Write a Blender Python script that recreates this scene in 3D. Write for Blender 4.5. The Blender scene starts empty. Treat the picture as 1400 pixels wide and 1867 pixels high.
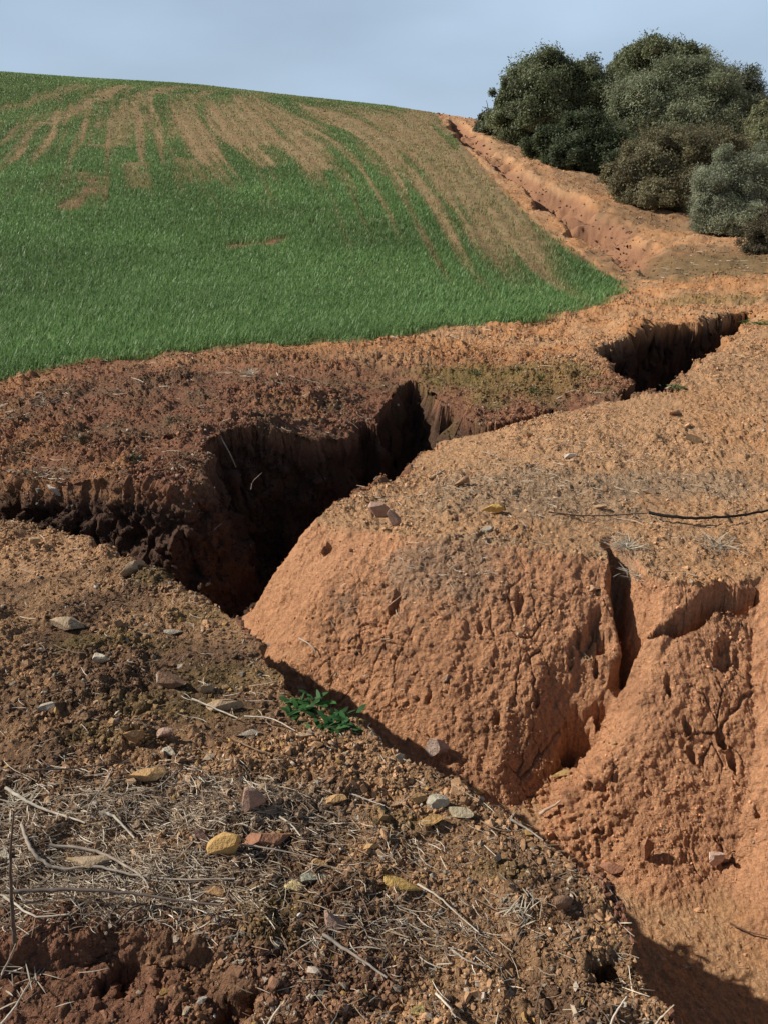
import bpy, math, random
import numpy as np
from math import radians as R
rng = np.random.default_rng(7)
random.seed(7)

# ------------------------------------------------------------------ camera
sc = bpy.context.scene
CAMZ, PITCH, F = 1.6, R(21.9), 1500.0
cam_d = bpy.data.cameras.new('camera'); cam = bpy.data.objects.new('camera', cam_d)
sc.collection.objects.link(cam); sc.camera = cam
cam.location = (0, 0, CAMZ); cam.rotation_euler = (R(90) - PITCH, 0, 0)
cam_d.sensor_fit = 'VERTICAL'; cam_d.sensor_height = 36.0; cam_d.lens = F / 1867 * 36
cam_d.clip_end = 3000; cam_d.clip_start = 0.02

# ------------------------------------------------------------------ light
SUN_AZ, SUN_EL = R(-84), R(37)            # azimuth measured from +y towards +x
ts = np.array([math.sin(SUN_AZ) * math.cos(SUN_EL), math.cos(SUN_AZ) * math.cos(SUN_EL), math.sin(SUN_EL)])
sun_d = bpy.data.lights.new('sun', 'SUN'); sun = bpy.data.objects.new('sun', sun_d)
sc.collection.objects.link(sun)
sun_d.energy = 5.0; sun_d.angle = R(0.5); sun_d.color = (1.0, 0.945, 0.86)
from mathutils import Vector
sun.rotation_euler = Vector(ts).to_track_quat('Z', 'Y').to_euler()
w = bpy.data.worlds.new('World'); sc.world = w; w.use_nodes = True
nt = w.node_tree; nt.nodes.clear()
def N(tree, t, **kw):
    n = tree.nodes.new(t)
    for k, v in kw.items(): setattr(n, k, v)
    return n
sky = N(nt, 'ShaderNodeTexSky', sky_type='NISHITA', sun_disc=False, sun_elevation=SUN_EL, sun_rotation=SUN_AZ,
        air_density=1.0, dust_density=1.2, ozone_density=1.2)
tc = N(nt, 'ShaderNodeTexCoord'); mp = N(nt, 'ShaderNodeMapping'); mp.inputs['Scale'].default_value = (1.0, 1.0, 2.6); mp.inputs['Rotation'].default_value = (.25, .15, .4)
nz = N(nt, 'ShaderNodeTexNoise'); nz.inputs['Scale'].default_value = 2.6; nz.inputs['Detail'].default_value = 4; nz.inputs['Roughness'].default_value = .45
cr = N(nt, 'ShaderNodeMapRange'); cr.inputs[1].default_value = .36; cr.inputs[2].default_value = .68; cr.inputs[3].default_value = .62; cr.inputs[4].default_value = .95
mx = N(nt, 'ShaderNodeMix', data_type='RGBA'); mx.inputs[7].default_value = (10.6, 13.7, 17.6, 1)
sx_ = N(nt, 'ShaderNodeSeparateXYZ'); er = N(nt, 'ShaderNodeMapRange'); er.inputs[1].default_value = .22; er.inputs[2].default_value = .5; er.inputs[3].default_value = 1; er.inputs[4].default_value = .0; em = N(nt, 'ShaderNodeMath', operation='MULTIPLY')
bg = N(nt, 'ShaderNodeBackground'); bg.inputs[1].default_value = 0.047
ow = N(nt, 'ShaderNodeOutputWorld')
L = nt.links.new
L(tc.outputs['Generated'], mp.inputs[0]); L(mp.outputs[0], nz.inputs['Vector']); L(nz.outputs[0], cr.inputs[0])
L(tc.outputs['Generated'], sx_.inputs[0]); L(sx_.outputs[2], er.inputs[0]); L(er.outputs[0], em.inputs[0]); L(cr.outputs[0], em.inputs[1]); L(em.outputs[0], mx.inputs[0]); L(sky.outputs[0], mx.inputs[6]); L(mx.outputs[2], bg.inputs[0]); L(bg.outputs[0], ow.inputs[0])
sc.view_settings.view_transform = 'Standard'; sc.view_settings.look = 'None'
sc.view_settings.exposure = 0.06; sc.view_settings.gamma = 1.0
sc.cycles.max_bounces = 4; sc.cycles.diffuse_bounces = 3; sc.cycles.transparent_max_bounces = 4

# ------------------------------------------------------------------ numeric tools
def hsh(ix, iy, iz, seed):
    h = (ix.astype(np.uint32) * np.uint32(374761393) + iy.astype(np.uint32) * np.uint32(668265263)
         + iz.astype(np.uint32) * np.uint32(2147483647) + np.uint32(seed * 974711 + 12345))
    h = (h ^ (h >> np.uint32(13))) * np.uint32(1274126177)
    h = (h ^ (h >> np.uint32(16))) * np.uint32(2246822519)
    return ((h ^ (h >> np.uint32(15))) & np.uint32(0xffffff)).astype(np.float32) / np.float32(16777216)
def vnoise(x, y, z, seed=0):               # value noise, about -1..1
    x, y, z = [np.asarray(a, np.float32) for a in (x, y, z)]
    fx, fy, fz = np.floor(x), np.floor(y), np.floor(z)
    ix, iy, iz = fx.astype(np.int64), fy.astype(np.int64), fz.astype(np.int64)
    tx, ty, tz = x - fx, y - fy, z - fz
    tx, ty, tz = [t * t * t * (t * (t * 6 - 15) + 10) for t in (tx, ty, tz)]
    o = 0
    for a in (0, 1):
        for b in (0, 1):
            for c in (0, 1):
                o = o + hsh(ix + a, iy + b, iz + c, seed) * (tx if a else 1 - tx) * (ty if b else 1 - ty) * (tz if c else 1 - tz)
    return o * 2 - 1
def fbm(x, y, z, f, octv=4, seed=0, gain=.5):
    o, a, t = 0, 1.0, 0
    for i in range(octv):
        o = o + a * vnoise(x * f + 17.3 * i, y * f - 9.1 * i, z * f + 3.7 * i, seed + i); t += a
        a *= gain; f *= 2.03
    return o / t
def worley(x, y, z, f, seed=0):            # F1, F2 and a per-cell random
    x, y, z = [np.asarray(a * f, np.float32) for a in (x, y, z)]
    fx, fy, fz = np.floor(x), np.floor(y), np.floor(z)
    ix, iy, iz = fx.astype(np.int64), fy.astype(np.int64), fz.astype(np.int64)
    f1 = np.full(x.shape, 9, np.float32); f2 = f1.copy(); cid = f1 * 0
    for a in (-1, 0, 1):
        for b in (-1, 0, 1):
            for c in (-1, 0, 1):
                h1 = hsh(ix + a, iy + b, iz + c, seed); h2 = hsh(ix + a, iy + b, iz + c, seed + 5); h3 = hsh(ix + a, iy + b, iz + c, seed + 11)
                d = np.sqrt((fx + a + h1 - x) ** 2 + (fy + b + h2 - y) ** 2 + (fz + c + h3 - z) ** 2)
                m = d < f1
                f2 = np.where(m, f1, np.minimum(f2, d)); cid = np.where(m, h2, cid); f1 = np.where(m, d, f1)
    return f1, f2, cid
def sstep(a, b, x):
    t = np.clip((x - a) / (b - a), 0, 1); return t * t * (3 - 2 * t)
cp, sp = math.cos(PITCH), math.sin(PITCH)
def project(x, y, z):
    vf = y * cp - (z - CAMZ) * sp; vu = y * sp + (z - CAMZ) * cp
    return 700 + F * x / vf, 933.5 - F * vu / vf, vf
def ray(px, py):
    a, b = (px - 700) / F, -(py - 933.5) / F
    d = np.array([a, cp + b * sp, -sp + b * cp]); return d / math.hypot(d[0], d[1])   # per metre of plan distance
def at_z(px, py, z): d = ray(px, py); r = (z - CAMZ) / d[2]; return d[0] * r, d[1] * r
def at_r(px, py, r): d = ray(px, py); return d[0] * r, d[1] * r, CAMZ + d[2] * r

# ------------------------------------------------------------------ smooth lie of the land
C = []
def cz(px, py, z): x, y = at_z(px, py, z); C.append((math.atan2(x, y), math.hypot(x, y), z))
def crr(px, py, r): x, y, z = at_r(px, py, r); C.append((math.atan2(x, y), r, z))
def cw(az, r, z): C.append((R(az), r, z))
for a in (-178, -120, -75, -45, -20, 0, 20, 45, 75, 120, 178):
    cw(a, .25, -.02)
for a in (-178, -120, -75, 75, 120, 178):
    cw(a, 1.2, 0); cw(a, 4, 0); cw(a, 9, .1 if a > 0 else 0)
for v in [(0, 1867, -.03), (350, 1867, -.05), (700, 1867, -.08), (0, 1500, .02), (500, 1500, .0), (0, 1200, .02), (300, 1200, 0), (900, 1600, -.04),
          (0, 950, -.12), (0, 868, -.13), (0, 800, -.06), (-200, 850, -.15), (440, 775, .10), (650, 802, -.13), (560, 790, -.02), (385, 862, .02), (200, 760, .06), (450, 720, .08), (650, 690, .06), (900, 700, .05), (1100, 610, .1), (700, 960, .02), (850, 900, .07),
          (1000, 860, .1), (1200, 760, .14), (1380, 690, .22), (1290, 655, .30), (1385, 605, .36), (1200, 950, .05), (1390, 900, .08), (1100, 1020, 0), (1390, 1040, 0), (350, 650, .03), (700, 620, .04), (0, 700, .0),
          (1000, 555, .08), (1145, 525, .12), (1400, 560, .16)]: cz(*v)
for v in [(0, 600, 10), (0, 500, 14.3), (0, 400, 20.5), (0, 300, 30), (0, 200, 46), (0, 132, 63), (350, 500, 14), (350, 400, 19.8), (350, 300, 29), (350, 210, 43), (350, 155, 60),
          (700, 500, 13.8), (700, 400, 19), (700, 300, 28), (700, 225, 41), (700, 194, 55), (830, 219, 47), (830, 300, 28), (1000, 500, 14.6), (1000, 400, 19.5), (1110, 400, 20.5),
          (1000, 300, 31), (900, 252, 39), (1200, 480, 15.6), (1300, 485, 15), (1400, 505, 13.5), (1400, 440, 18.5), (1200, 395, 23), (1110, 340, 28), (1400, 345, 34), (1200, 330, 36),
          (1000, 262, 44), (1400, 330, 70), (1150, 300, 60), (1000, 245, 62), (870, 222, 60)]: crr(*v)
for a, z60 in ((-178, 4), (-120, 7), (-75, 8.4), (-45, 8.3)):
    cw(a, 20, .8); cw(a, 32, 2.3); cw(a, 46, 5); cw(a, 63, z60)
for a in (45, 75, 120, 178): cw(a, 20, .5); cw(a, 60, 1.4)
for a, z in ((-178, 0), (-75, 8.0), (-45, 8.6), (-25, 8.7), (-10, 6.3), (3, 4.2), (12, 3), (25, 1.6), (45, 1), (120, 0), (178, 0)):
    cw(a, 85, z); cw(a, 140, z - 2); cw(a, 600, z * .3 - 9)
C = np.array(C); AZK = 1.6
P = np.c_[C[:, 0] * AZK, np.log(C[:, 1])]
def phi(d2): return .5 * d2 * np.log(d2 + 1e-9)
K = phi(((P[:, None] - P[None]) ** 2).sum(2)) + np.eye(len(P)) * 2e-3
A = np.zeros((len(P) + 3,) * 2); A[:len(P), :len(P)] = K; A[:len(P), len(P)] = 1; A[:len(P), len(P) + 1:] = P; A[len(P):, :len(P)] = A[:len(P), len(P):].T
Wt = np.linalg.solve(A, np.r_[C[:, 2], 0, 0, 0])
GA, GR = np.linspace(-math.pi, math.pi, 541), np.linspace(math.log(.02), math.log(700), 260)
gx, gy = np.meshgrid(GA * AZK, GR, indexing='ij'); q = np.c_[gx.ravel(), np.maximum(gy.ravel(), math.log(.25))]
TG = np.zeros(len(q))
for i in range(0, len(q), 20000):
    qq = q[i:i + 20000]; TG[i:i + 20000] = phi(((qq[:, None] - P[None]) ** 2).sum(2)) @ Wt[:len(P)] + Wt[len(P)] + qq @ Wt[len(P) + 1:]
TG = TG.reshape(gx.shape).astype(np.float32)
def T(x, y):
    a = (np.arctan2(x, y) + math.pi) / (2 * math.pi) * 540; l = (np.log(np.maximum(np.hypot(x, y), .021)) - GR[0]) / (GR[1] - GR[0])
    a = np.clip(a, 0, 539.999); l = np.clip(l, 0, 258.999)
    ia, il = a.astype(int), l.astype(int); fa, fl = a - ia, l - il
    return ((TG[ia, il] * (1 - fa) + TG[ia + 1, il] * fa) * (1 - fl) + (TG[ia, il + 1] * (1 - fa) + TG[ia + 1, il + 1] * fa) * fl)
RR = np.exp(np.linspace(math.log(.5), math.log(160), 3000))
def U(px, py, S=T):                         # where the sight line of a pixel first meets the surface
    d = ray(px, py); g = S(d[0] * RR, d[1] * RR) - (CAMZ + d[2] * RR)
    k = np.argmax(g > 0)
    if g[k] <= 0: k = int(np.argmax(g))
    k = max(k, 1); t = g[k - 1] / (g[k - 1] - g[k]) if g[k] != g[k - 1] else 0
    r = RR[k - 1] + (RR[k] - RR[k - 1]) * min(max(t, 0), 1)
    return d[0] * r, d[1] * r
def UL(pts, S=T): return [U(a, b, S) for a, b in pts]

# ------------------------------------------------------------------ gullies
def inside(x, y, poly):
    r = np.zeros(x.shape, bool); n = len(poly)
    for i in range(n):
        (x0, y0), (x1, y1) = poly[i], poly[(i + 1) % n]
        if y0 == y1: continue
        c = ((y0 > y) != (y1 > y)) & (x < (x1 - x0) * (y - y0) / (y1 - y0) + x0)
        r ^= c
    return r
def segd(x, y, a, b):
    dx, dy = b[0] - a[0], b[1] - a[1]; l2 = dx * dx + dy * dy + 1e-9
    t = np.clip(((x - a[0]) * dx + (y - a[1]) * dy) / l2, 0, 1)
    return np.hypot(x - a[0] - t * dx, y - a[1] - t * dy), t
def carve(x, y, rims, D):                   # rims: list of (points, wall widths, exponent); returns depth and wall share
    poly = [p for pts, ww, e in rims for p in pts]
    m = inside(x, y, poly); out = np.zeros(x.shape, np.float32)
    if not m.any(): return out
    xm, ym = x[m], y[m]; s = np.ones(xm.shape, np.float32)
    for pts, ww, e in rims:
        if np.isscalar(ww): ww = [ww] * len(pts)
        for i in range(len(pts) - 1):
            d, t = segd(xm, ym, pts[i], pts[i + 1])
            wd = ww[i] + (ww[i + 1] - ww[i]) * t
            q = np.clip(d / wd, 0, 1)
            s = np.minimum(s, (q ** e * (1 - .25 * (q ** 3)) / .75) if e > 1 else q ** e)
    Dm = D(xm, ym) if callable(D) else D
    out[m] = np.clip(s, 0, 1) * Dm
    return out
near = UL([(1225, 1867), (1180, 1765), (1110, 1650), (1030, 1560), (950, 1492), (870, 1437), (760, 1377), (690, 1325), (560, 1257), (480, 1195),
           (432, 1135), (380, 1092), (280, 1042), (190, 993), (100, 967), (0, 937), (-150, 895), (-350, 850)])
near = [(1.5, -2.2), (1.0, -.7), (.62, .4)] + near
wn = [.3, .3, .2, .16, .16, .18, .2, .22, .2, .2, .2, .2, .2, .2, .2, .18, .15, .12, .1, .1, .1]
far1 = UL([(-350, 815), (-150, 845), (0, 868), (70, 880), (130, 886), (190, 872), (250, 876), (320, 890), (375, 882), (388, 840), (382, 806), (440, 778),
           (520, 792), (600, 806), (645, 800), (655, 762), (690, 772), (708, 722), (748, 692), (776, 702), (800, 736), (840, 747), (860, 772), (905, 774), (945, 762), (1012, 744)])
wf = [.14] * 3 + [.3, .2, .2, .22, .28, .3, .2, .16, .16, .14, .14, .12, .12, .12, .12, .14, .14, .12, .12, .12, .1, .08, .08, .06]
crest = UL([(1012, 752), (945, 772), (862, 793), (792, 806), (757, 836), (745, 872), (660, 900), (597, 930), (585, 950), (650, 968), (760, 980), (850, 988), (1000, 1004), (1100, 1020), (1200, 1062),
            (1300, 1068), (1400, 1050)])
crest += [(1.95, 2.75), (2.7, 1.2), (3.0, -.8), (3.3, -2.4)]
wc = [.08, .1, .15, .2, .2, .22, .3, .5, .7, .8, .85, .85, .85, .85, .85, .82, .8, .8, .8, .8, .8]
def D1(x, y): return .90 + .06 * sstep(2.9, 1.5, y) - .18 * sstep(4.9, 6.2, y) - .14 * sstep(-.9, -2.5, x)
G1 = [(near, wn, .75), (far1[:3], wf[:3], .7), (far1[2:9], wf[2:9], .9), (far1[8:], wf[8:], .6), (crest, wc, 1.25)]
g2l = UL([(1150, 724), (1142, 702), (1112, 664), (1062, 642), (1092, 634), (1132, 616), (1182, 598), (1232, 590), (1272, 587), (1310, 582), (1345, 574), (1374, 566)])
g2r = UL([(1374, 566), (1398, 580), (1350, 612), (1290, 652), (1242, 690), (1226, 716), (1150, 724)])
G2 = [(g2l, .22, .7), (g2r, .35, 1.3)]
rill_pts = UL([(822, 219), (838, 245), (858, 268), (880, 282), (908, 296), (950, 328), (1000, 368), (1052, 405), (1098, 440), (1150, 478), (1200, 512)])
rill_w = [.45, .6, .6, .3, .45, .62, .75, .75, .6, .4, .2]
rill_d = [.4, .6, .55, .08, .36, .58, .68, .68, .5, .14, .0]

foot = [(-.62, 4.25), (-.8, 4.0), (-.8, 3.5), (-.58, 3.15)] + [(p[0] + .16, p[1] + .14) for p in near[4:14][::-1]]
RB = foot + [(1.6, .5), (2.2, -2), (40, -2), (40, 20)] + UL([(1400, 600), (1350, 612), (1290, 652), (1242, 690), (1226, 716), (1150, 724), (1012, 752), (945, 772), (862, 793), (792, 806), (757, 836), (745, 872), (660, 900), (597, 930)]) + [(-.35, 4.3)]
def H1(x, y, warp=True):
    x = np.asarray(x, np.float32); y = np.asarray(y, np.float32)
    z = T(x, y).astype(np.float32); r = np.hypot(x, y)
    m = (r < 14) & (x > -9) & (x < 9) & (y > -3)
    if m.any():
        xm, ym = x[m], y[m]
        if warp:
            k = 1 + 1.3 * sstep(.3, -.3, xm + .1) * sstep(3.3, 4.2, ym) + 1.0 * sstep(2.9, 1.9, ym) * sstep(3.2, 2.4, xm + ym); k2 = 1.3 - 1.1 * inside(xm, ym, RB)
            wx = .05 * k * fbm(xm, ym, xm * 0, 2.6, 3, 21) + .022 * k2 * fbm(xm, ym, xm * 0, 11, 2, 31); wy = .05 * k * fbm(xm, ym, xm * 0, 2.6, 3, 41) + .022 * k2 * fbm(xm, ym, xm * 0, 11, 2, 51)
        else: wx = wy = 0
        z[m] -= carve(xm + wx, ym + wy, G1, D1)
        z[m] -= carve(xm + 2.6 * wx, ym + 2.6 * wy, G2, .8)
    m = (r > 10) & (r < 60) & (x > -2) & (x < 12)
    if m.any():
        xm, ym = x[m], y[m]
        wx = .45 * fbm(xm, ym, xm * 0, .9, 4, 61); xx, yy = xm + wx, ym + wx
        dep = np.zeros(xm.shape, np.float32)
        for i in range(len(rill_pts) - 1):
            p, q_ = rill_pts[i], rill_pts[i + 1]; d, t = segd(xx, yy, p, q_)
            d = d * np.where((q_[0] - p[0]) * (yy - p[1]) - (q_[1] - p[1]) * (xx - p[0]) > 0, .55, 2.0)
            wd = rill_w[i] + (rill_w[i + 1] - rill_w[i]) * t; de = rill_d[i] + (rill_d[i + 1] - rill_d[i]) * t
            dep = np.maximum(dep, de * (1 - sstep(.25, 1.15, d / wd + .35 * wx)))
        z[m] -= dep * (1 + .5 * fbm(xm, ym, xm * 0, 2.2, 4, 66))
    return z
# clefts in the right bank, traced on the carved surface
H0 = lambda x, y: H1(x, y, False)
def slot(pts, w, d): return (UL(pts, H0), w, d)
SLOTS = [slot([(1112, 985), (1128, 1020), (1146, 1055), (1160, 1100), (1152, 1145), (1140, 1205)], [.03, .055, .085, .12, .07, .02], [.08, .34, .45, .5, .4, .05]),
         slot([(1150, 1140), (1118, 1195), (1090, 1240), (1062, 1285), (1035, 1325)], [.07, .045, .05, .09, .05], [.34, .18, .22, .32, .12]),
         slot([(1150, 1110), (1120, 1195), (1085, 1265), (1040, 1330), (985, 1400), (930, 1450)], [.16, .18, .2, .2, .18, .12], [.12, .18, .22, .22, .15, .04]),
         slot([(1378, 1082), (1340, 1082), (1290, 1105), (1235, 1135), (1195, 1150)], [.02, .035, .042, .036, .02], [.12, .32, .38, .30, .08]),
         slot([(1100, 1115), (1080, 1160), (1056, 1200)], [.03, .045, .03], [.07, .12, .05]),
         slot([(1010, 1345), (1000, 1392)], [.035, .03], [.08, .07])]
STEP = UL([(-200, 1760), (-60, 1735), (60, 1708), (200, 1692), (330, 1700), (410, 1738), (450, 1800), (470, 1900), (400, 2100), (-200, 2100)])
PITS = [(U(a, b, H0), s, d) for a, b, s, d in [(1045, 1300, .055, .17), (1080, 1268, .04, .13), (1098, 1240, .03, .1), (1075, 1130, .026, .08), (1052, 1165, .022, .07), (1038, 1195, .02, .05), (1090, 1180, .022, .08), (1108, 1222, .022, .07), (1100, 1145, .028, .1), (1020, 1350, .03, .06),(722, 1098, .035, .09), (945, 1098, .03, .06), (975, 1270, .022, .06), (1252, 1325, .018, .06), (1317, 1342, .025, .07), (1335, 1400, .03, .08),
        (1262, 1382, .02, .05), (1220, 1245, .025, .06), (1320, 1175, .05, .07), (1345, 1185, .03, .05), (600, 1000, .03, .05), (790, 815, .06, .05), (1180, 695, .1, .08), (875, 1140, .02, .04), (900, 1205, .015, .04),
        (1385, 1475, .02, .05), (1340, 1560, .02, .05), (1090, 1110, .03, .07), (210, 1760, .05, .06), (430, 1830, .05, .07), (1085, 1770, .06, .12), (310, 795, .05, .06), (300, 700, .07, .05), (905, 1310, .02, .04), (660, 1180, .02, .03)]]
def HH(x, y):
    z = H1(x, y); x = np.asarray(x, np.float32); y = np.asarray(y, np.float32)
    m = (np.abs(x - 1.2) < 1.3) & (np.abs(y - 3) < 1.5)
    if m.any():
        xm, ym = x[m], y[m]; wx = .03 * fbm(xm, ym, xm * 0, 7, 3, 71); wy = .03 * fbm(xm, ym, xm * 0, 7, 3, 81)
        dep = np.zeros(xm.shape, np.float32)
        for pts, ww, dd in SLOTS:
            for i in range(len(pts) - 1):
                d, t = segd(xm + wx, ym + wy, pts[i], pts[i + 1])
                wd = ww[i] + (ww[i + 1] - ww[i]) * t; de = dd[i] + (dd[i + 1] - dd[i]) * t
                dep = np.maximum(dep, de * (1 - sstep(.5 if max(ww) < .12 else 0, 1.05, d / wd)))
        z[m] -= dep
    m = (y < 2.2) & (x < 0) & (y > 0)
    if m.any():
        e = np.full(x[m].shape, 9, np.float32); xm, ym = x[m], y[m]; wx = .03 * fbm(xm, ym, xm * 0, 14, 3, 77)
        for i in range(len(STEP)): e = np.minimum(e, segd(xm + wx, ym + wx, STEP[i], STEP[(i + 1) % len(STEP)])[0])
        z[m] -= .055 * sstep(0, .035, e) * inside(xm + wx, ym + wx, STEP)
    for (a, b), s, d in PITS:
        m = (np.abs(x - a) < 3 * s) & (np.abs(y - b) < 3 * s)
        if m.any():
            q = np.hypot((x[m] - a) * 1.3, y[m] - b) / s + .9 * fbm(x[m], y[m], x[m] * 0, 28, 3, 3)
            z[m] -= d * (1 - sstep(.5, 1.1, q))
    return z

# ------------------------------------------------------------------ regions in plan
edge_px = [(-350, 800), (-150, 745), (0, 704), (60, 688), (130, 668), (220, 656), (300, 650), (400, 640), (500, 632), (560, 628), (640, 632), (720, 620), (800, 606), (880, 596), (950, 590), (1010, 580), (1060, 570), (1110, 555),
           (1145, 535), (1142, 515), (1112, 492), (1050, 458), (985, 405), (930, 355), (880, 300), (838, 255), (806, 222)]
FIELD = [(-160, 10), (-40, 3.5), (-12, 2.8)] + UL(edge_px) + [(3.2, 60), (4, 160), (-160, 160)]
def edge_dist(x, y):
    d = np.full(x.shape, 99, np.float32)
    for i in range(3, 3 + len(edge_px)):
        d = np.minimum(d, segd(x, y, FIELD[i], FIELD[i + 1])[0])
    return d
LB = near + [(-9, 2), (-9, -3)]
def gb(x, y, px, py, sx, sy, rot=0, S=None):
    a, b = U(px, py); dx, dy = x - a, y - b; c, s = math.cos(rot), math.sin(rot)
    return np.exp(-(((dx * c + dy * s) / sx) ** 2 + ((-dx * s + dy * c) / sy) ** 2))
def rowc(x, y): return x + .24 * (np.minimum(y, 50) - 30) * np.clip((3 - x) / 6, 0, 1.15)
STROKES = [([(152, 315), (170, 332), (152, 362), (128, 384)], .4, .85), ([(513, 437), (480, 446), (440, 450)], .35, 1.0), ([(436, 205), (450, 240), (470, 270), (492, 298)], .9, .9), ([(430, 180), (436, 210)], .8, .7),
           ([(520, 215), (545, 250), (575, 280), (600, 308)], .8, .9), ([(230, 158), (170, 185), (120, 210), (95, 225)], 1.1, .85), ([(330, 158), (260, 175), (215, 215), (200, 265)], 1.0, .75),
           ([(380, 165), (330, 200), (315, 250)], .8, .7), ([(240, 300), (262, 340)], .6, .7), ([(345, 290), (372, 330)], .6, .7), ([(300, 160), (400, 162), (520, 175), (620, 190)], 1.6, .6), ([(150, 155), (60, 188), (20, 198)], .9, .6),
           ([(480, 170), (430, 195)], 1.0, .7), ([(660, 240), (690, 290), (720, 320)], .5, .6), ([(600, 200), (780, 222)], 2.0, .55), ([(30, 240), (60, 250)], .5, .3)]
STROKES = [(UL(p), a, b) for p, a, b in STROKES]
def bare(x, y):
    """0 = full crop, 1 = bare soil, inside the field"""
    s = rowc(x, y); z0 = x * 0; r = np.hypot(x, y)
    st = fbm(s * 1.0, y * .05, z0, 1.4, 3, 91) * .5 + .8 * vnoise(s * 2.6, y * .06, z0, 97) + .5 * vnoise(s * 7, y * .2, z0, 98)
    base = np.zeros(x.shape, np.float32)
    for v in [(420, 230, 8, 13, .85), (640, 225, 7, 9, .95), (760, 250, 6, 12, 1.05), (850, 330, 3.6, 9, 1.0), (950, 410, 2.4, 6, .95), (1050, 465, 1.0, 2.4, .35), (250, 240, 6, 11, .42), (720, 300, 4.5, 7, .7), (600, 330, 4, 6, .4), (60, 330, 4, 6, .3), (320, 320, 6, 6, .45), (480, 380, 3, 3, .22)]:
        base = np.maximum(base, v[4] * gb(x, y, v[0], v[1], v[2], v[3]))
    base = np.maximum(base, 1.0 * sstep(3.2, .6, edge_dist(x, y)) * sstep(15.5, 20, y) * (y < 90))
    b = .9 * sstep(.25, .95, base + .55 * st * (base > .02) * np.minimum(base * 3, 1) )
    for pts, wd, k in STROKES:
        for i in range(len(pts) - 1):
            a0, b0 = pts[i], pts[i + 1]
            if abs(a0[1] - np.mean(y)) > 500: continue
            m = (x > min(a0[0], b0[0]) - 3 * wd) & (x < max(a0[0], b0[0]) + 3 * wd) & (y > min(a0[1], b0[1]) - 3 * wd) & (y < max(a0[1], b0[1]) + 3 * wd)
            if m.any():
                d, t = segd(x[m], y[m], a0, b0)
                n = .5 * fbm(x[m], y[m], x[m] * 0, 1.3, 3, 17) + .45 * vnoise(rowc(x[m], y[m]) * 5, y[m] * .2, x[m] * 0, 18)
                b[m] = np.maximum(b[m], k * (1 - sstep(.1, 1.2, d / wd + n)))
    return b

# ------------------------------------------------------------------ ground sheet
NC, NR = 1000, 2100
fine = np.linspace(R(-37.5), R(37.5), NC); side = np.r_[np.linspace(R(37.5), R(64), 110)[1:], R(64) + (math.pi - R(64)) * (np.linspace(0, 1, 42)[1:]) ** 1.4]
AZ = np.r_[-side[::-1], fine, side]
rk = np.exp(np.linspace(math.log(.05), math.log(690), 3600))
azc = AZ[::5] if (len(AZ) - 1) % 5 == 0 else np.r_[AZ[::5], AZ[-1]]
gA, gRr = np.meshgrid(azc, rk, indexing='ij')
zc = H1((gRr * np.sin(gA)).ravel(), (gRr * np.cos(gA)).ravel()).reshape(gA.shape)
dr = np.diff(rk)[None]; rm = (.5 * (rk[1:] + rk[:-1]))[None]; dz = np.abs(np.diff(zc, axis=1))
met = 1.9 * dr / np.maximum(rm, 1.0) ** 2 * np.where(rm < .85, .15, 1) + 1.15 * np.minimum(dz, .5) / np.maximum(rm, .9) * (rm > .8) + .045 * dr / rm * (rm > .8)
cum = np.c_[np.zeros(len(azc)), np.cumsum(met, 1)]; cum /= cum[:, -1:]
kern = np.exp(-.5 * (np.arange(-36, 37) / 14.0) ** 2); kern /= kern.sum()
cpad = np.pad(cum, ((36, 36), (0, 0)), mode='edge'); cum = np.array([kern @ cpad[i:i + 73] for i in range(len(cum))])
Rc = np.array([np.interp(np.linspace(0, 1, NR), cum[i], rk) for i in range(len(azc))])
k = np.interp(AZ, azc, np.arange(len(azc))); k0 = np.minimum(k.astype(int), len(azc) - 2); fk = (k - k0)[:, None]
RG = np.exp(np.log(Rc[k0]) * (1 - fk) + np.log(Rc[k0 + 1]) * fk).astype(np.float32)
AG = np.repeat(AZ[:, None], NR, 1).astype(np.float32)
X, Y = (RG * np.sin(AG)).ravel(), (RG * np.cos(AG)).ravel()
def chunked(f, *a, n=400000):
    return np.concatenate([f(*[v[i:i + n] for v in a]) for i in range(0, len(a[0]), n)])
Z = chunked(HH, X, Y)
RD = np.hypot(X, Y); nC = len(AZ)
def normals(X, Y, Z):
    Pg = np.stack([X, Y, Z], -1).reshape(nC, NR, 3)
    du = np.gradient(Pg, axis=0); dv = np.gradient(Pg, axis=1)
    n = np.cross(dv, du); n /= np.linalg.norm(n, axis=2, keepdims=True) + 1e-12
    n *= np.sign(n[..., 2:3] + 1e-9)
    return n.reshape(-1, 3)
n0 = normals(X, Y, Z)
inF = inside(X, Y, FIELD); eD = np.full(X.shape, 99, np.float32); mm = (RD < 70); eD[mm] = edge_dist(X[mm], Y[mm])
inR = inside(X, Y, RB) & ~inside(X, Y, near + [(-9, 2), (-9, -3)]); inL = inside(X, Y, LB)
topz = T(X, Y); depth = topz - Z
steep = 1 - n0[:, 2]
nearm = RD < 60
def on(mask, f):
    o = np.zeros(X.shape, np.float32); o[mask] = f(X[mask], Y[mask], Z[mask]); return o
m1 = RD < 14
lo = on(nearm, lambda x, y, z: fbm(x, y, z, 2.2, 3, 101))
md = on(m1, lambda x, y, z: fbm(x, y, z, 9, 3, 111))
hi = on(RD < 9, lambda x, y, z: fbm(x, y, z, 38, 3, 121))
def clod(f, seed):
    def g(x, y, z):
        wx = .35 / f * vnoise(x * f * 1.7, y * f * 1.7, z * f * 1.7, seed + 3)
        f1, f2, c = worley(x + wx, y - wx, z + wx, f, seed); return (1 - np.minimum(f1, 1) ** 1.6) * (.35 + .65 * c)
    return g
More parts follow.
